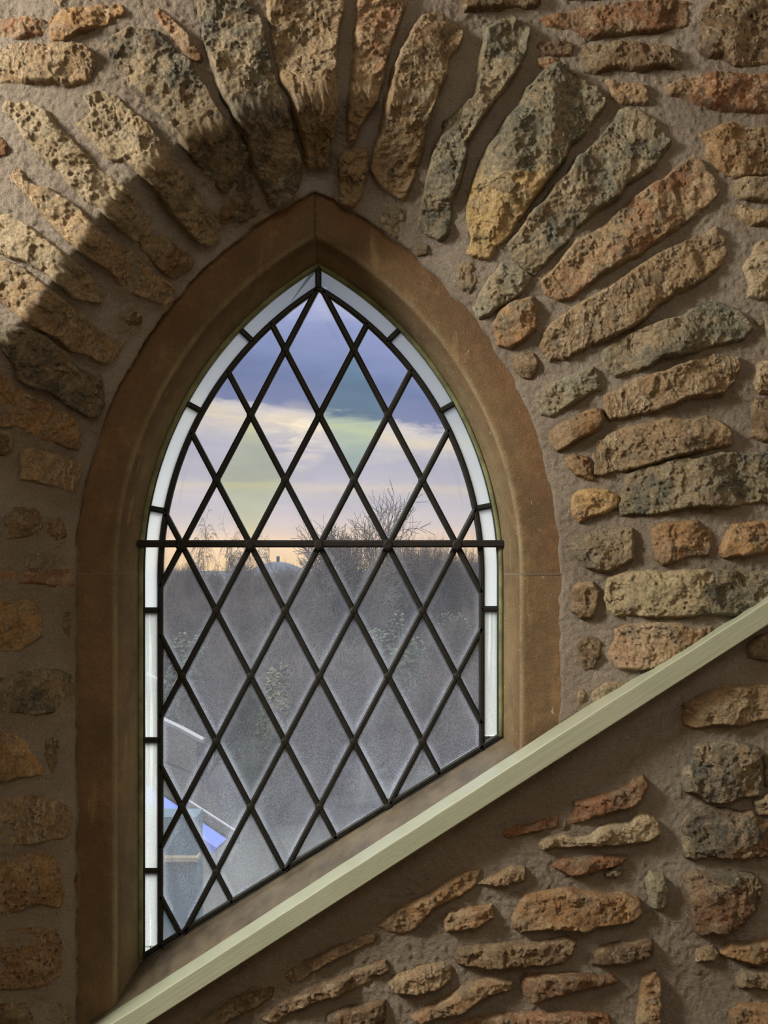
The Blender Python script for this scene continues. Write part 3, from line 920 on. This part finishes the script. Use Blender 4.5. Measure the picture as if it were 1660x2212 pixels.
# solder joints
for j in range(-6, 8):
    for i in range(-8, 9):
        if (i + j) % 2: continue
        x, y = X0 + i * PXX, Y0 + j * PYY
        if all((lambda a, b: (b[0] - a[0]) * (y - a[1]) - (b[1] - a[1]) * (x - a[0]))(IP[k], IP[(k + 1) % len(IP)]) > 300 for k in range(len(IP))):
            c = gpt(x, y, -.0035)
            mb.tube([c + Vector((0, .004, 0)), c + Vector((0, -.0008, 0)), c + Vector((0, -.002, 0))], [9.5 * S, 8.5 * S, 4 * S], 10)
o = mb.build('lead_cames', M_LEAD, win)
o['label'] = 'dark lead cames in a diamond lattice'

# iron saddle bar across the springing
mb = MB()
mb.sweep([gpt(297, 1175, -.009), gpt(1091, 1175, -.009)], [(-.0055, -.003), (-.0055, .003), (-.003, .0058), (.003, .0058), (.0055, .003), (.0055, -.003)])
for i in (-4, -2, 0, 2, 4):
    c = gpt(X0 + i * PXX, 1177, -.0105)
    mb.tube([c + Vector((0, .004, 0)), c + Vector((0, -.004, 0)), c + Vector((0, -.006, 0))], [.0085, .0085, .005], 8)
o = mb.build('saddle_bar', M_IRON, win)
o['label'] = 'black iron saddle bar with wire ties'


def inset(poly, d):
    n = len(poly)
    A = sum(poly[i][0] * poly[(i + 1) % n][1] - poly[(i + 1) % n][0] * poly[i][1] for i in range(n)) / 2
    per = sum(math.dist(poly[i], poly[(i + 1) % n]) for i in range(n))
    d = min(d, abs(A) / per * .8)
    s = 1 if A > 0 else -1
    out = []
    for i in range(n):
        a, b, c = poly[i - 1], poly[i], poly[(i + 1) % n]
        l1, l2 = math.dist(a, b) or 1e-9, math.dist(b, c) or 1e-9
        n1 = (-(b[1] - a[1]) / l1 * s, (b[0] - a[0]) / l1 * s)
        n2 = (-(c[1] - b[1]) / l2 * s, (c[0] - b[0]) / l2 * s)
        k = 1 + n1[0] * n2[0] + n1[1] * n2[1]
        k = max(k, .35)
        out.append((b[0] + (n1[0] + n2[0]) / k * d, b[1] + (n1[1] + n2[1]) / k * d))
    return out


def pane_obj(name, polys, mat, rimw=13):
    bm = bmesh.new()
    lay = bm.verts.layers.float.new('rim')
    for poly in polys:
        th = .0016
        r0 = [bm.verts.new(gpt(x, y, -th)) for x, y in poly]
        core = inset(poly, 11 if rimw > 8 else 3)
        r1 = [bm.verts.new(gpt(x, y, -th)) for x, y in core]
        r2 = [bm.verts.new(gpt(x, y, -th)) for x, y in inset(core, rimw)]
        for v in r0: v[lay] = 1.0
        for v in r1: v[lay] = .8
        n = len(poly)
        for a, b in ((r0, r1), (r1, r2)):
            for i in range(n):
                try: bm.faces.new((a[i], a[(i + 1) % n], b[(i + 1) % n], b[i]))
                except ValueError: pass
        bm.faces.new(r2)
        bk = [bm.verts.new(gpt(x, y, th)) for x, y in poly]
        for i in range(n):
            bm.faces.new((r0[(i + 1) % n], r0[i], bk[i], bk[(i + 1) % n]))
    c = gpt(sum(p[0] for q in polys for p in q) / sum(len(q) for q in polys), sum(p[1] for q in polys for p in q) / sum(len(q) for q in polys))
    for v in bm.verts: v.co -= c
    me = bpy.data.meshes.new(name)
    bm.to_mesh(me)
    bm.free()
    me.materials.append(mat)
    o = bpy.data.objects.new(name, me)
    o.location = c - win.location
    return link(o, win)


clear, special = [], []
for j in range(-6, 8):
    for i in range(-8, 9):
        if (i + j) % 2 == 0: continue
        cx, cy = X0 + i * PXX, Y0 + j * PYY
        poly = [(cx, cy - PYY), (cx + PXX, cy), (cx, cy + PYY), (cx - PXX, cy)]
        for k in range(len(IP)):
            a, b = IP[k], IP[(k + 1) % len(IP)]
            nx, ny = b[1] - a[1], -(b[0] - a[0])       # the polygon runs so that inside is on this side
            poly = clip_poly(poly, nx, ny, nx * a[0] + ny * a[1])
            if len(poly) < 3: break
        if len(poly) < 3: continue
        q = [poly[0]]
        for p in poly[1:]:
            if math.dist(p, q[-1]) > 1.5: q.append(p)
        if math.dist(q[0], q[-1]) < 1.5: q.pop()
        if len(q) < 3: continue
        key = (i, j)
        if key == (1, -2): special.append((q, M_TEAL, 'sea-green tinted pane against the dark cloud'))
        elif key == (-2, -1): special.append((q, M_LIME, 'yellow-green tinted pane above the iron bar'))
        elif key == (-2, 3): special.append((q, M_TEAL, 'green tinted pane low in the window'))
        else: clear.append(q)
pane_obj('clear_panes', clear, M_GLASS)['label'] = 'clear dusty diamond panes'
for q, mt, lb in special:
    pane_obj('tinted_pane', [q], mt)['label'] = lb


def border_poly(side, ya, yb):
    n = 14
    o_, i_ = [], []
    for k in range(n + 1):
        y = ya + (yb - ya) * k / n
        a, b = bord(side, y)
        o_.append(a)
        i_.append(b)
    return o_ + i_[::-1]


for sd, L in (('L', [2070] + LY + [573]), ('R', [1590] + RY + [577])):
    for ya, yb in zip(L, L[1:]):
        poly = border_poly(sd, ya, yb)
        if ya > YS and ya in (2070, 1590):
            poly = [((p[0], min(p[1], SILL(p[0]))) if p[1] > SILL(p[0]) or abs(p[1] - ya) < 1 else p) for p in poly]
        if yb in (573, 577):     # stop on the centre line
            poly = clip_poly(poly, 1, 0, 688) if sd == 'L' else clip_poly(poly, -1, 0, -688)
        o = pane_obj('border_pane', [poly], M_BORD if ya > 1330 else M_BORDT, 4)
        o['label'] = 'milky greenish border pane' if ya > 1330 else 'milky pale blue border pane'

# ------------------------------------------------------------------ sloping painted rail
yF, yB = -.14, -.080
ridge = lambda x: 2209 - .6445 * (x - 245)
low = lambda x: 2212 - .6425 * (x - 319)
mb = MB()
rows = []
N = 240
for i in range(N + 1):
    x = -150 + 2150 * i / N
    a, b = P(x, ridge(x), yF), P(x, low(x), yF)
    jit = .0003 * math.sin(x * .011) + .0002 * math.sin(x * .053 + 1)
    e = .0018
    up = (a - b).normalized()
    a = a + up * jit
    rows.append([b + Vector((0, yB - yF, 0)), b + Vector((0, e, 0)), b + up * e, a - up * e, a - up * e * .3 + Vector((0, e * .3, 0)), a + Vector((0, e, 0)), a + Vector((0, yB - yF, 0))])
R = np.array(rows)
rail = None
V = R.reshape(-1, 3)
m = R.shape[1]
Fq = [(i * m + j, i * m + (j + 1) % m, (i + 1) * m + (j + 1) % m, (i + 1) * m + j) for i in range(N) for j in range(m)]
rail = mesh_np('sloping_rail', V, Fq, M_PAINT, None, False)
tag(rail, 'pale greenish-white painted timber rail sloping up beneath the leaded window', 'rail')

# ------------------------------------------------------------------ outside: land, hills, trees, a building below
M_LAWN = simple('rough_grass', (38, 39, 30), .95, (29, 30, 25), 1.5)
M_PATH = simple('gravel', (62, 59, 54), .95, (54, 51, 47), 3)
M_HILL = simple('hazed_far_hill', (52, 53, 62), 1, (44, 46, 54), .02)  # blue-grey of aerial haze painted into the hills' base colour
M_TOWER = simple('tower_stone', (54, 52, 58), .95, (46, 44, 50), .5)
M_BARK = simple('winter_bark', (66, 56, 48), .95, (50, 43, 37), 8)
M_LEAF = simple('evergreen_leaf', (44, 50, 28), .8, (32, 38, 24), 3)
M_LEAF2 = simple('tawny_leaf', (74, 68, 36), .8, (54, 52, 30), 3)
GZ = -5.0
gx = np.concatenate([np.linspace(-400, -40, 10), np.linspace(-36, 36, 40), np.linspace(40, 400, 10)])
gy = np.concatenate([np.linspace(1.0, 60, 50), np.linspace(66, 700, 24)])
A, B = np.meshgrid(gx, gy)
Z = GZ + .12 * fbm(A, B, 6, 3, 71) + .004 * np.maximum(0, B - 60)
lawn = grid_obj('lawn', np.stack([A, B, Z], -1), np.ones(A.shape, bool), M_LAWN)
tag(lawn, 'rough winter grass sloping away below the window', 'grass', kind='structure')


def hill(name, Yc, depth, prof, label, cat, mat):
    """a ridge with its skyline given as (pixel x, pixel y) at distance Yc"""
    px = np.array([p[0] for p in prof], float)
    py = np.array([p[1] for p in prof], float)
    n = 140
    u = np.linspace(px[0], px[-1], n)
    top = np.interp(u, px, py) + 1.2 * fbm(u, u * 0, 24, 4, 77)
    V = []
    for t in np.linspace(-1, 1, 25):
        k = math.cos(t * math.pi / 2) ** .8
        X = (u - CX) * (D + Yc) / F
        Zt = (CY - top) * (D + Yc) / F
        V.append(np.stack([X, np.full(n, Yc + depth * t), GZ + (Zt - GZ) * k], -1))
    return tag(grid_obj(name, np.stack(V), np.ones((25, n), bool), mat), label, cat, kind='structure')


hill('hill_ridge', 420, 90, [(-900, 1230), (200, 1236), (320, 1233), (420, 1240), (560, 1236), (660, 1232), (780, 1231), (900, 1222), (1000, 1215), (1100, 1214), (1300, 1220), (2600, 1232)],
     'long blue-grey ridge on the horizon', 'hill', M_HILL)
# the round hill with its tower
px0, Yt = 600, 300
n = 48
rr = np.linspace(0, 1, 26)
V = []
H0 = (CY - 1213) * (D + Yt) / F
for r in rr:
    z = GZ + (H0 - GZ) * (math.exp(-(r * 1.75) ** 2) * 1.06 - .06 + .0 * r)
    V.append([((px0 - CX) * (D + Yt) / F + r * 21 * math.cos(2 * math.pi * k / n), Yt + r * 21 * math.sin(2 * math.pi * k / n), z) for k in range(n + 1)])
tor = grid_obj('round_hill', np.array(V), np.ones((26, n + 1), bool), M_HILL)
tag(tor, 'small round blue hill with a tower on its summit', 'hill')
c = P(601, 1213, Yt)
mb = MB()
w = .42
mb.box((c.x - w, Yt - w, c.z - .5), (c.x + w, Yt + w, c.z + 1.45))
mb.box((c.x - w * 1.08, Yt - w * 1.08, c.z + .92), (c.x + w * 1.08, Yt + w * 1.08, c.z + 1.0))
for sx in (-1, 1):
    mb.box((c.x + sx * w * .8 - .10, Yt - w, c.z + 1.4), (c.x + sx * w * .8 + .10, Yt + w, c.z + 1.56))
tw = mb.build('stone_tower', M_TOWER)
tag(tw, 'tiny roofless stone tower on top of the round hill', 'tower')


def tree_mesh(name, seed, h, spread, levels, droop=0.0, trunk=.022, kids=(3, 5), ang=.55, lean=.0, tmin=.0045, width=.7, first=.36, upb=.07):
    r = random.Random(seed)
    V, Fc = [], []

    def seg(p0, p1, r0, r1):
        t = (p1 - p0)
        if t.length < 1e-5: return
        t.normalize()
        u = t.orthogonal().normalized()
        w_ = t.cross(u)
        b = len(V)
        for p, q in ((p0, max(r0, tmin)), (p1, max(r1, tmin))):
            for k in range(3):
                a = 2.0944 * k
                V.append(p + (u * math.cos(a) + w_ * math.sin(a)) * q)
        for k in range(3):
            Fc.append((b + k, b + (k + 1) % 3, b + 3 + (k + 1) % 3, b + 3 + k))

    def grow(p, d, L, rad, lev):
        n = 4 if lev > 1 else 3
        pts = [p]
        for i in range(n):
            d = (d + Vector((r.gauss(0, .16), r.gauss(0, .16), r.gauss(0, .10) + (upb if lev > 1 else 0) - droop * (levels - lev) * .09))).normalized()
            q = p + d * (L / n)
            r1 = rad * (1 - .45 * (i + 1) / n)
            seg(p, q, rad * (1 - .45 * i / n), r1)
            p = q
            pts.append((p, d, r1))
            if lev > 0 and (i >= 1 or lev < levels):
                for _ in range(r.randint(*kids) - (1 if lev == levels else 0) if i == n - 1 else r.randint(1, 2)):
                    az = r.uniform(0, 6.283)
                    o = d.orthogonal().normalized()
                    o = (Matrix.Rotation(az, 3, d) @ o)
                    nd = (d * math.cos(ang * r.uniform(.6, 1.4)) + o * math.sin(ang * r.uniform(.6, 1.4)) * spread).normalized()
                    grow(p, nd, L * r.uniform(.58, .80), r1 * .62, lev - 1)
    grow(Vector((0, 0, -.1)), Vector((lean, 0, 1)).normalized(), h * first, h * trunk, levels)
    A = np.array([tuple(v) for v in V])
    A *= h / np.percentile(A[:, 2], 99)
    up_ = A[:, 2] > h * .35
    for ax in (0, 1):                       # stand the crown over the foot of the trunk and set its width
        m_ = A[up_, ax].mean()
        A[:, ax] -= m_ * np.clip(A[:, 2] / A[up_, 2].mean(), 0, 1.2)
        q0, q1 = np.percentile(A[up_, ax], (3, 97))
        A[:, ax] *= np.where(A[:, 2] < 0, 1, width * h / max(1e-6, q1 - q0))
    me_o = mesh_np(name, A, Fc, M_BARK, None, False, center=(0, 0, 0))
    return me_o


def place_tree(src, first, px, top, Y, rz, label, group):
    if first:
        o = src
    else:
        o = src.copy()
        col.objects.link(o)
    zt = (CY - top) * (D + Y) / F
    hh = zt - GZ
    k = hh / max(v.co.z for v in src.data.vertices) if 'th' not in src else hh / src['th']
    o.location = ((px - CX) * (D + Y) / F, Y, GZ)
    o.scale = (k, k, k)
    o.rotation_euler = (0, 0, rz)
    tag(o, label, 'tree', group)
    return o


def trees(name, seed, spots, **kw):
    src = tree_mesh(name, seed, 6.0, **kw)
    th = 6.0
    for i, (px, top, Y, rz, lb, g) in enumerate(spots):
        o = src if i == 0 else src.copy()
        if i: col.objects.link(o)
        k = ((CY - top) * (D + Y) / F - GZ) / th
        o.location = ((px - CX) * (D + Y) / F, Y, GZ)
        o.scale = (k, k, k)
        o.rotation_euler = (0, 0, rz)
        tag(o, lb, 'tree', g)


trees('bare_tree', 5, [(752, 1104, 34, .4, 'tallest bare tree, spreading crown against the sunset right of the window centre', None)],
      spread=1.0, levels=5, kids=(2, 3), ang=.58, width=.42, tmin=.0055, first=.30, upb=.10)
trees('birch_tree', 11, [(492, 1158, 40, 1.0, 'bare birch with drooping twigs left of the round hill', None),
                         (552, 1190, 46, 2.6, 'slim bare birch just left of the round hill', None)], spread=.8, levels=5, droop=1.0, kids=(2, 3), ang=.5, trunk=.015, width=.36)
trees('bare_tree', 23, [(880, 1176, 38, .2, 'thin bare tree right of the tallest tree', None),
                        (945, 1186, 42, 1.9, 'bare tree rising over the ridge near the right border', None),
                        (1005, 1205, 44, 3.3, 'small bare tree nearest the right border panes', None)], spread=.9, levels=5, kids=(2, 3), ang=.5, trunk=.014, width=.34)
wood = []
rw = random.Random(3)
for row, (Y, n, t0, t1) in enumerate([(58, 15, 1236, 1256), (50, 13, 1246, 1278), (42, 12, 1265, 1315), (35, 10, 1290, 1350), (28, 8, 1340, 1420), (22, 6, 1400, 1480)]):
    for i in range(n):
        wood.append((280 + 840 * (i + .5 + rw.uniform(-.35, .35)) / n, rw.uniform(t0, t1), Y + rw.uniform(-3, 3), rw.uniform(0, 6.28),
                     'bare winter tree in the dense wood below the skyline', 'bare trees of the wood'))
trees('wood_tree', 31, wood[0::3], spread=1.15, levels=5, kids=(3, 4), ang=.62, trunk=.014)
trees('wood_tree', 37, wood[1::3], spread=1.2, levels=5, kids=(3, 5), ang=.58, trunk=.013)
trees('wood_tree', 41, wood[2::3], spread=1.1, levels=5, kids=(3, 4), ang=.66, trunk=.015)


def shrub(name, seed, px, top, Y, wpx, mat, label, cat='shrub'):
    r = np.random.default_rng(seed)
    base = (px - CX) * (D + Y) / F
    wd = wpx * (D + Y) / F
    h = (CY - top) * (D + Y) / F - GZ
    n = 5200
    u = r.normal(0, 1, (n, 3))
    u /= np.linalg.norm(u, axis=1, keepdims=True)
    lump = 1 + .22 * np.sin(u[:, 0] * 5 + seed) * np.cos(u[:, 2] * 6 + u[:, 1] * 4)
    rad = r.uniform(.55, 1, (n, 1)) ** .5 * lump[:, None]
    c = u * rad * np.array([wd, wd * .8, h * .52]) + np.array([base, Y, GZ + h * .5])
    a = r.normal(0, 1, (n, 3))
    a /= np.linalg.norm(a, axis=1, keepdims=True)
    b = np.cross(a, u)
    s = .019 * h
    V = np.stack([c - a * s, c + b * s * .6, c + a * s, c - b * s * .6], 1).reshape(-1, 3)
    Fq = np.arange(4 * n).reshape(n, 4)
    o = empty(name, (base, Y, GZ))
    tag(o, label, cat)
    mesh_np('foliage', V, Fq, mat, o, False)
    mb = MB()
    for k in range(5):
        ax = k * 1.256
        mb.tube([(base, Y, GZ - .1), (base + .3 * wd * math.cos(ax), Y + .3 * wd * math.sin(ax), GZ + h * .4), (base + .6 * wd * math.cos(ax), Y + .5 * wd * math.sin(ax), GZ + h * .75)],
                [.03 * h, .02 * h, .006 * h], 5)
    mb.build('stem', M_BARK, o)
    return o


shrub('evergreen_shrub', 1, 850, 1355, 24, 78, M_LEAF, 'dark green evergreen bush right of the window centre')
shrub('tawny_shrub', 2, 735, 1400, 22, 60, M_LEAF2, 'yellowish-brown bush just left of the dark evergreen bush')
shrub('evergreen_shrub', 4, 985, 1330, 30, 60, M_LEAF, 'evergreen bush seen through the rightmost panes')
shrub('evergreen_shrub', 5, 400, 1380, 20, 60, M_LEAF, 'evergreen bush above the low building at the left')
shrub('tawny_shrub', 6, 600, 1455, 19, 42, M_LEAF2, 'small yellowish bush above the green tinted pane')

# garden path, a raised strip crossing the grass
mb = MB()
pp = [P(1100, 1560, 17), P(900, 1640, 14), P(720, 1725, 11.5), P(600, 1830, 9.4), P(560, 1960, 7.4)]
pp = [Vector((p.x, p.y, GZ + .16)) for p in pp]
mb.sweep(pp, [(-.45, -.1), (-.45, .03), (.45, .03), (.45, -.1)], up=Vector((0, 0, 1)))
tag(mb.build('garden_path', M_PATH), 'pale gravel path running across the grass below', 'path', kind='structure')

# low building under the window, its roof seen from above
M_SLATE = simple('weathered_roof', (30, 28, 22), .9, (24, 23, 19), 3, .01, .05)
M_BLUE = simple('blue_roof_sheet', (22, 48, 112), .5, (26, 54, 120), 6, 0, .3)
M_TEALW = simple('teal_boards', (30, 54, 60), .85, (26, 48, 54), 4)
M_STONEP = simple('pale_coping', (96, 88, 66), .8, (86, 78, 60), 5)
M_WHITE = simple('white_gutter', (96, 96, 96), .5)
bY = 7.0
bld = empty('outbuilding', (P(400, 1800, bY).x, bY, GZ))
tag(bld, 'low outbuilding with a blue roof strip seen down through the lower left panes', 'building')


def quad_slab(mb_, pts, th):
    n_ = (pts[1] - pts[0]).cross(pts[2] - pts[0]).normalized()
    if n_.z < 0: n_ = -n_
    a_ = [mb_.bm.verts.new(p) for p in pts]
    b_ = [mb_.bm.verts.new(p - n_ * th) for p in pts]
    mb_.bm.faces.new(a_)
    mb_.bm.faces.new(b_[::-1])
    for i in range(len(pts)):
        mb_.bm.faces.new((a_[i], a_[(i + 1) % len(pts)], b_[(i + 1) % len(pts)], b_[i]))


mb = MB(); quad_slab(mb, [P(120, 1440, 10.0), P(425, 1600, 9.0), P(425, 1672, 8.2), P(120, 1540, 9.2)], .06)
mb.build('roof_slope', M_SLATE, bld)
mb = MB(); quad_slab(mb, [P(120, 1560, 8.6), P(350, 1718, 7.6), P(490, 1812, 7.0), P(468, 1832, 6.9), P(350, 1748, 7.3), P(120, 1600, 8.3)], .05)
mb.build('blue_roof_strip', M_BLUE, bld)
mb = MB(); quad_slab(mb, [P(120, 1548, 8.9), P(430, 1680, 8.2), P(520, 1812, 7.2), P(492, 1806, 7.1), P(350, 1712, 7.7), P(120, 1556, 8.7)], .05)
mb.build('flat_roof', M_SLATE, bld)
a_, b_ = P(120, 1640, 7.2), P(424, 1850, 6.6)
mb = MB(); mb.box((a_.x, 6.62, GZ), (b_.x, 6.9, P(424, 1766, 6.6).z)); mb.build('teal_wall', M_TEALW, bld)
mb = MB(); mb.box((a_.x, 6.55, P(400, 1858, 6.6).z), (b_.x + .02, 6.7, P(400, 1849, 6.6).z)); mb.build('pale_ledge', M_STONEP, bld)
for pts_, rd in (([P(300, 1448, 8.4), P(345, 1470, 8.2), P(356, 1473, 8.15)], .022), ([P(352, 1555, 8.1), P(392, 1574, 8.0), P(440, 1600, 7.9)], .03), ([P(405, 1728, 7.4), P(520, 1802, 7.0)], .012)):
    mb = MB(); mb.tube(pts_, rd, 6); mb.build('white_gutter', M_WHITE, bld)

# ------------------------------------------------------------------ the room behind the camera
M_PLASTER = simple('warm_plaster', (212, 200, 178), .95, (204, 190, 166), 3)
M_FLOOR = simple('oak_floor', (120, 88, 58), .6, (100, 72, 46), 6)
XA, XB, YA, YB, ZA, ZB = -1.78, 2.3, -3.6, -.02, -2.3, 1.9


def slab(name, lo, hi, mat, label, cat):
    mb_ = MB()
    mb_.box(lo, hi)
    return tag(mb_.build(name, mat), label, cat, kind='structure')


slab('wall_left', (XA - .1, YA, ZA), (XA, YB, ZB), M_PLASTER, 'plain plastered wall to the left of the stair', 'wall')
slab('wall_right', (XB, YA, ZA), (XB + .1, YB, ZB), M_PLASTER, 'plain plastered wall to the right of the stair', 'wall')
slab('wall_front', (XA - .1, YA - .1, ZA), (XB + .1, YA, ZB), M_PLASTER, 'plain plastered wall facing the window', 'wall')
slab('floor', (XA - .1, YA - .1, ZA - .1), (XB + .1, YB, ZA), M_FLOOR, 'dark oak boarded floor of the stair hall', 'floor')
slab('ceiling', (XA - .1, YA - .1, ZB), (XB + .1, YB, ZB + .1), M_PLASTER, 'plain plastered ceiling of the stair hall', 'ceiling')

# ------------------------------------------------------------------ light
def area(name, loc, target, sx, sy, power, color):
    L = bpy.data.lights.new(name, 'AREA')
    L.shape = 'RECTANGLE'
    L.size, L.size_y = sx, sy
    L.energy = power
    L.color = color
    o = bpy.data.objects.new(name, L)
    o.location = loc
    o.rotation_euler = (Vector(target) - Vector(loc)).to_track_quat('-Z', 'Y').to_euler()
    return link(o)


area('stair_window_light', (-1.70, -1.0, 1.0), (.35, 0, -.05), .42, .6, 105, (1.0, .965, .90))
area('added_fill_light', (.2, -2.9, 1.5), (0, 0, -.1), 1.3, .9, 16, (1.0, .93, .82))  # soft fill added behind the camera to lift the ambient

wd = NT('evening_sky', True)
scene.world = wd.m
g = wd.n('ShaderNodeTexCoord').outputs['Generated']
sp = wd.n('ShaderNodeSeparateXYZ', {0: g})
e = sp.outputs[2]
wv = wd.vmath('MULTIPLY', g, (5.0, 5.0, 22.0))
n1 = wd.noise(wv, 2.6, 8, .64, .5)
n2 = wd.noise(wd.vmath('MULTIPLY', g, (3.0, 3.0, 9.0)), 2.2, 6, .62, .6)
amp = wd.rng(e, .02, .13, .006, .040)
e2 = wd.math('ADD', wd.math('ADD', e, wd.math('MULTIPLY', wd.math('SUBTRACT', n1, .5), amp)), wd.math('MULTIPLY', sp.outputs[0], wd.rng(e, .06, .14, 0, .13)))
Q = .5
stops = [(0, srgb(255, 216, 162)), (.022, srgb(246, 214, 180)), (.040, srgb(214, 200, 196)), (.060, srgb(198, 192, 200)), (.069, srgb(204, 195, 197)), (.073, srgb(217, 204, 193)),
         (.079, srgb(196, 190, 200)), (.098, srgb(188, 184, 198)), (.112, srgb(212, 204, 204)), (.124, srgb(238, 222, 198)), (.132, srgb(214, 206, 206)), (.139, srgb(128, 136, 172)), (.165, srgb(118, 130, 170)),
         (.185, srgb(132, 144, 186)), (.222, srgb(152, 161, 204)), (.255, srgb(176, 182, 218)), (.34, srgb(206, 212, 226)), (.5, srgb(236, 240, 244))]
cr = wd.ramp(wd.math('MULTIPLY', e2, 1.0 / Q), [(p / Q, c) for p, c in stops])
# broken brightness of the cloud deck
cr = wd.mix(1.0, cr, wd.ramp(n2, [(.3, (.86, .87, .9, 1)), (.5, (1, 1, 1, 1)), (.7, (1.12, 1.1, 1.06, 1))]), 'MULTIPLY')
sun = Vector((-.082, 1, .124)).normalized()
dt = wd.n('ShaderNodeVectorMath', operation='DOT_PRODUCT')
wd.set(dt.inputs[0], g)
wd.set(dt.inputs[1], tuple(sun))
glow = wd.math('MULTIPLY', wd.rng(dt.outputs['Value'], .9994, 1.0, 0, .7), wd.rng(n1, .42, .62))
cr = wd.mix(glow, cr, (1.25, 1.05, .72, 1))
st = wd.rng(e, .31, .75, 1.0, 8.5)
bg = wd.n('ShaderNodeBackground', {'Color': cr, 'Strength': st}).outputs[0]
wo = wd.n('ShaderNodeOutputWorld')
wd.t.links.new(bg, wo.inputs['Surface'])

# ------------------------------------------------------------------ camera and view
cd = bpy.data.cameras.new('camera')
cd.sensor_fit = 'VERTICAL'
cd.sensor_height = 24.0
cd.lens = F * 24.0 / 2212
cd.shift_y = (CY - 1106) / 2212
cd.clip_start = .02
cd.clip_end = 2000
cam = link(bpy.data.objects.new('camera', cd))
cam.location = (0, -D, 0)
cam.rotation_euler = (math.pi / 2, 0, 0)
scene.camera = cam
vs = scene.view_settings
vs.view_transform = 'Standard'
vs.look = 'None'
vs.gamma = 1
vs.use_curve_mapping = False
vs.exposure = 0
scene.cycles.max_bounces = 4
scene.cycles.transparent_max_bounces = 12
scene.cycles.adaptive_threshold = .03
scene.cycles.sample_clamp_indirect = 4.0
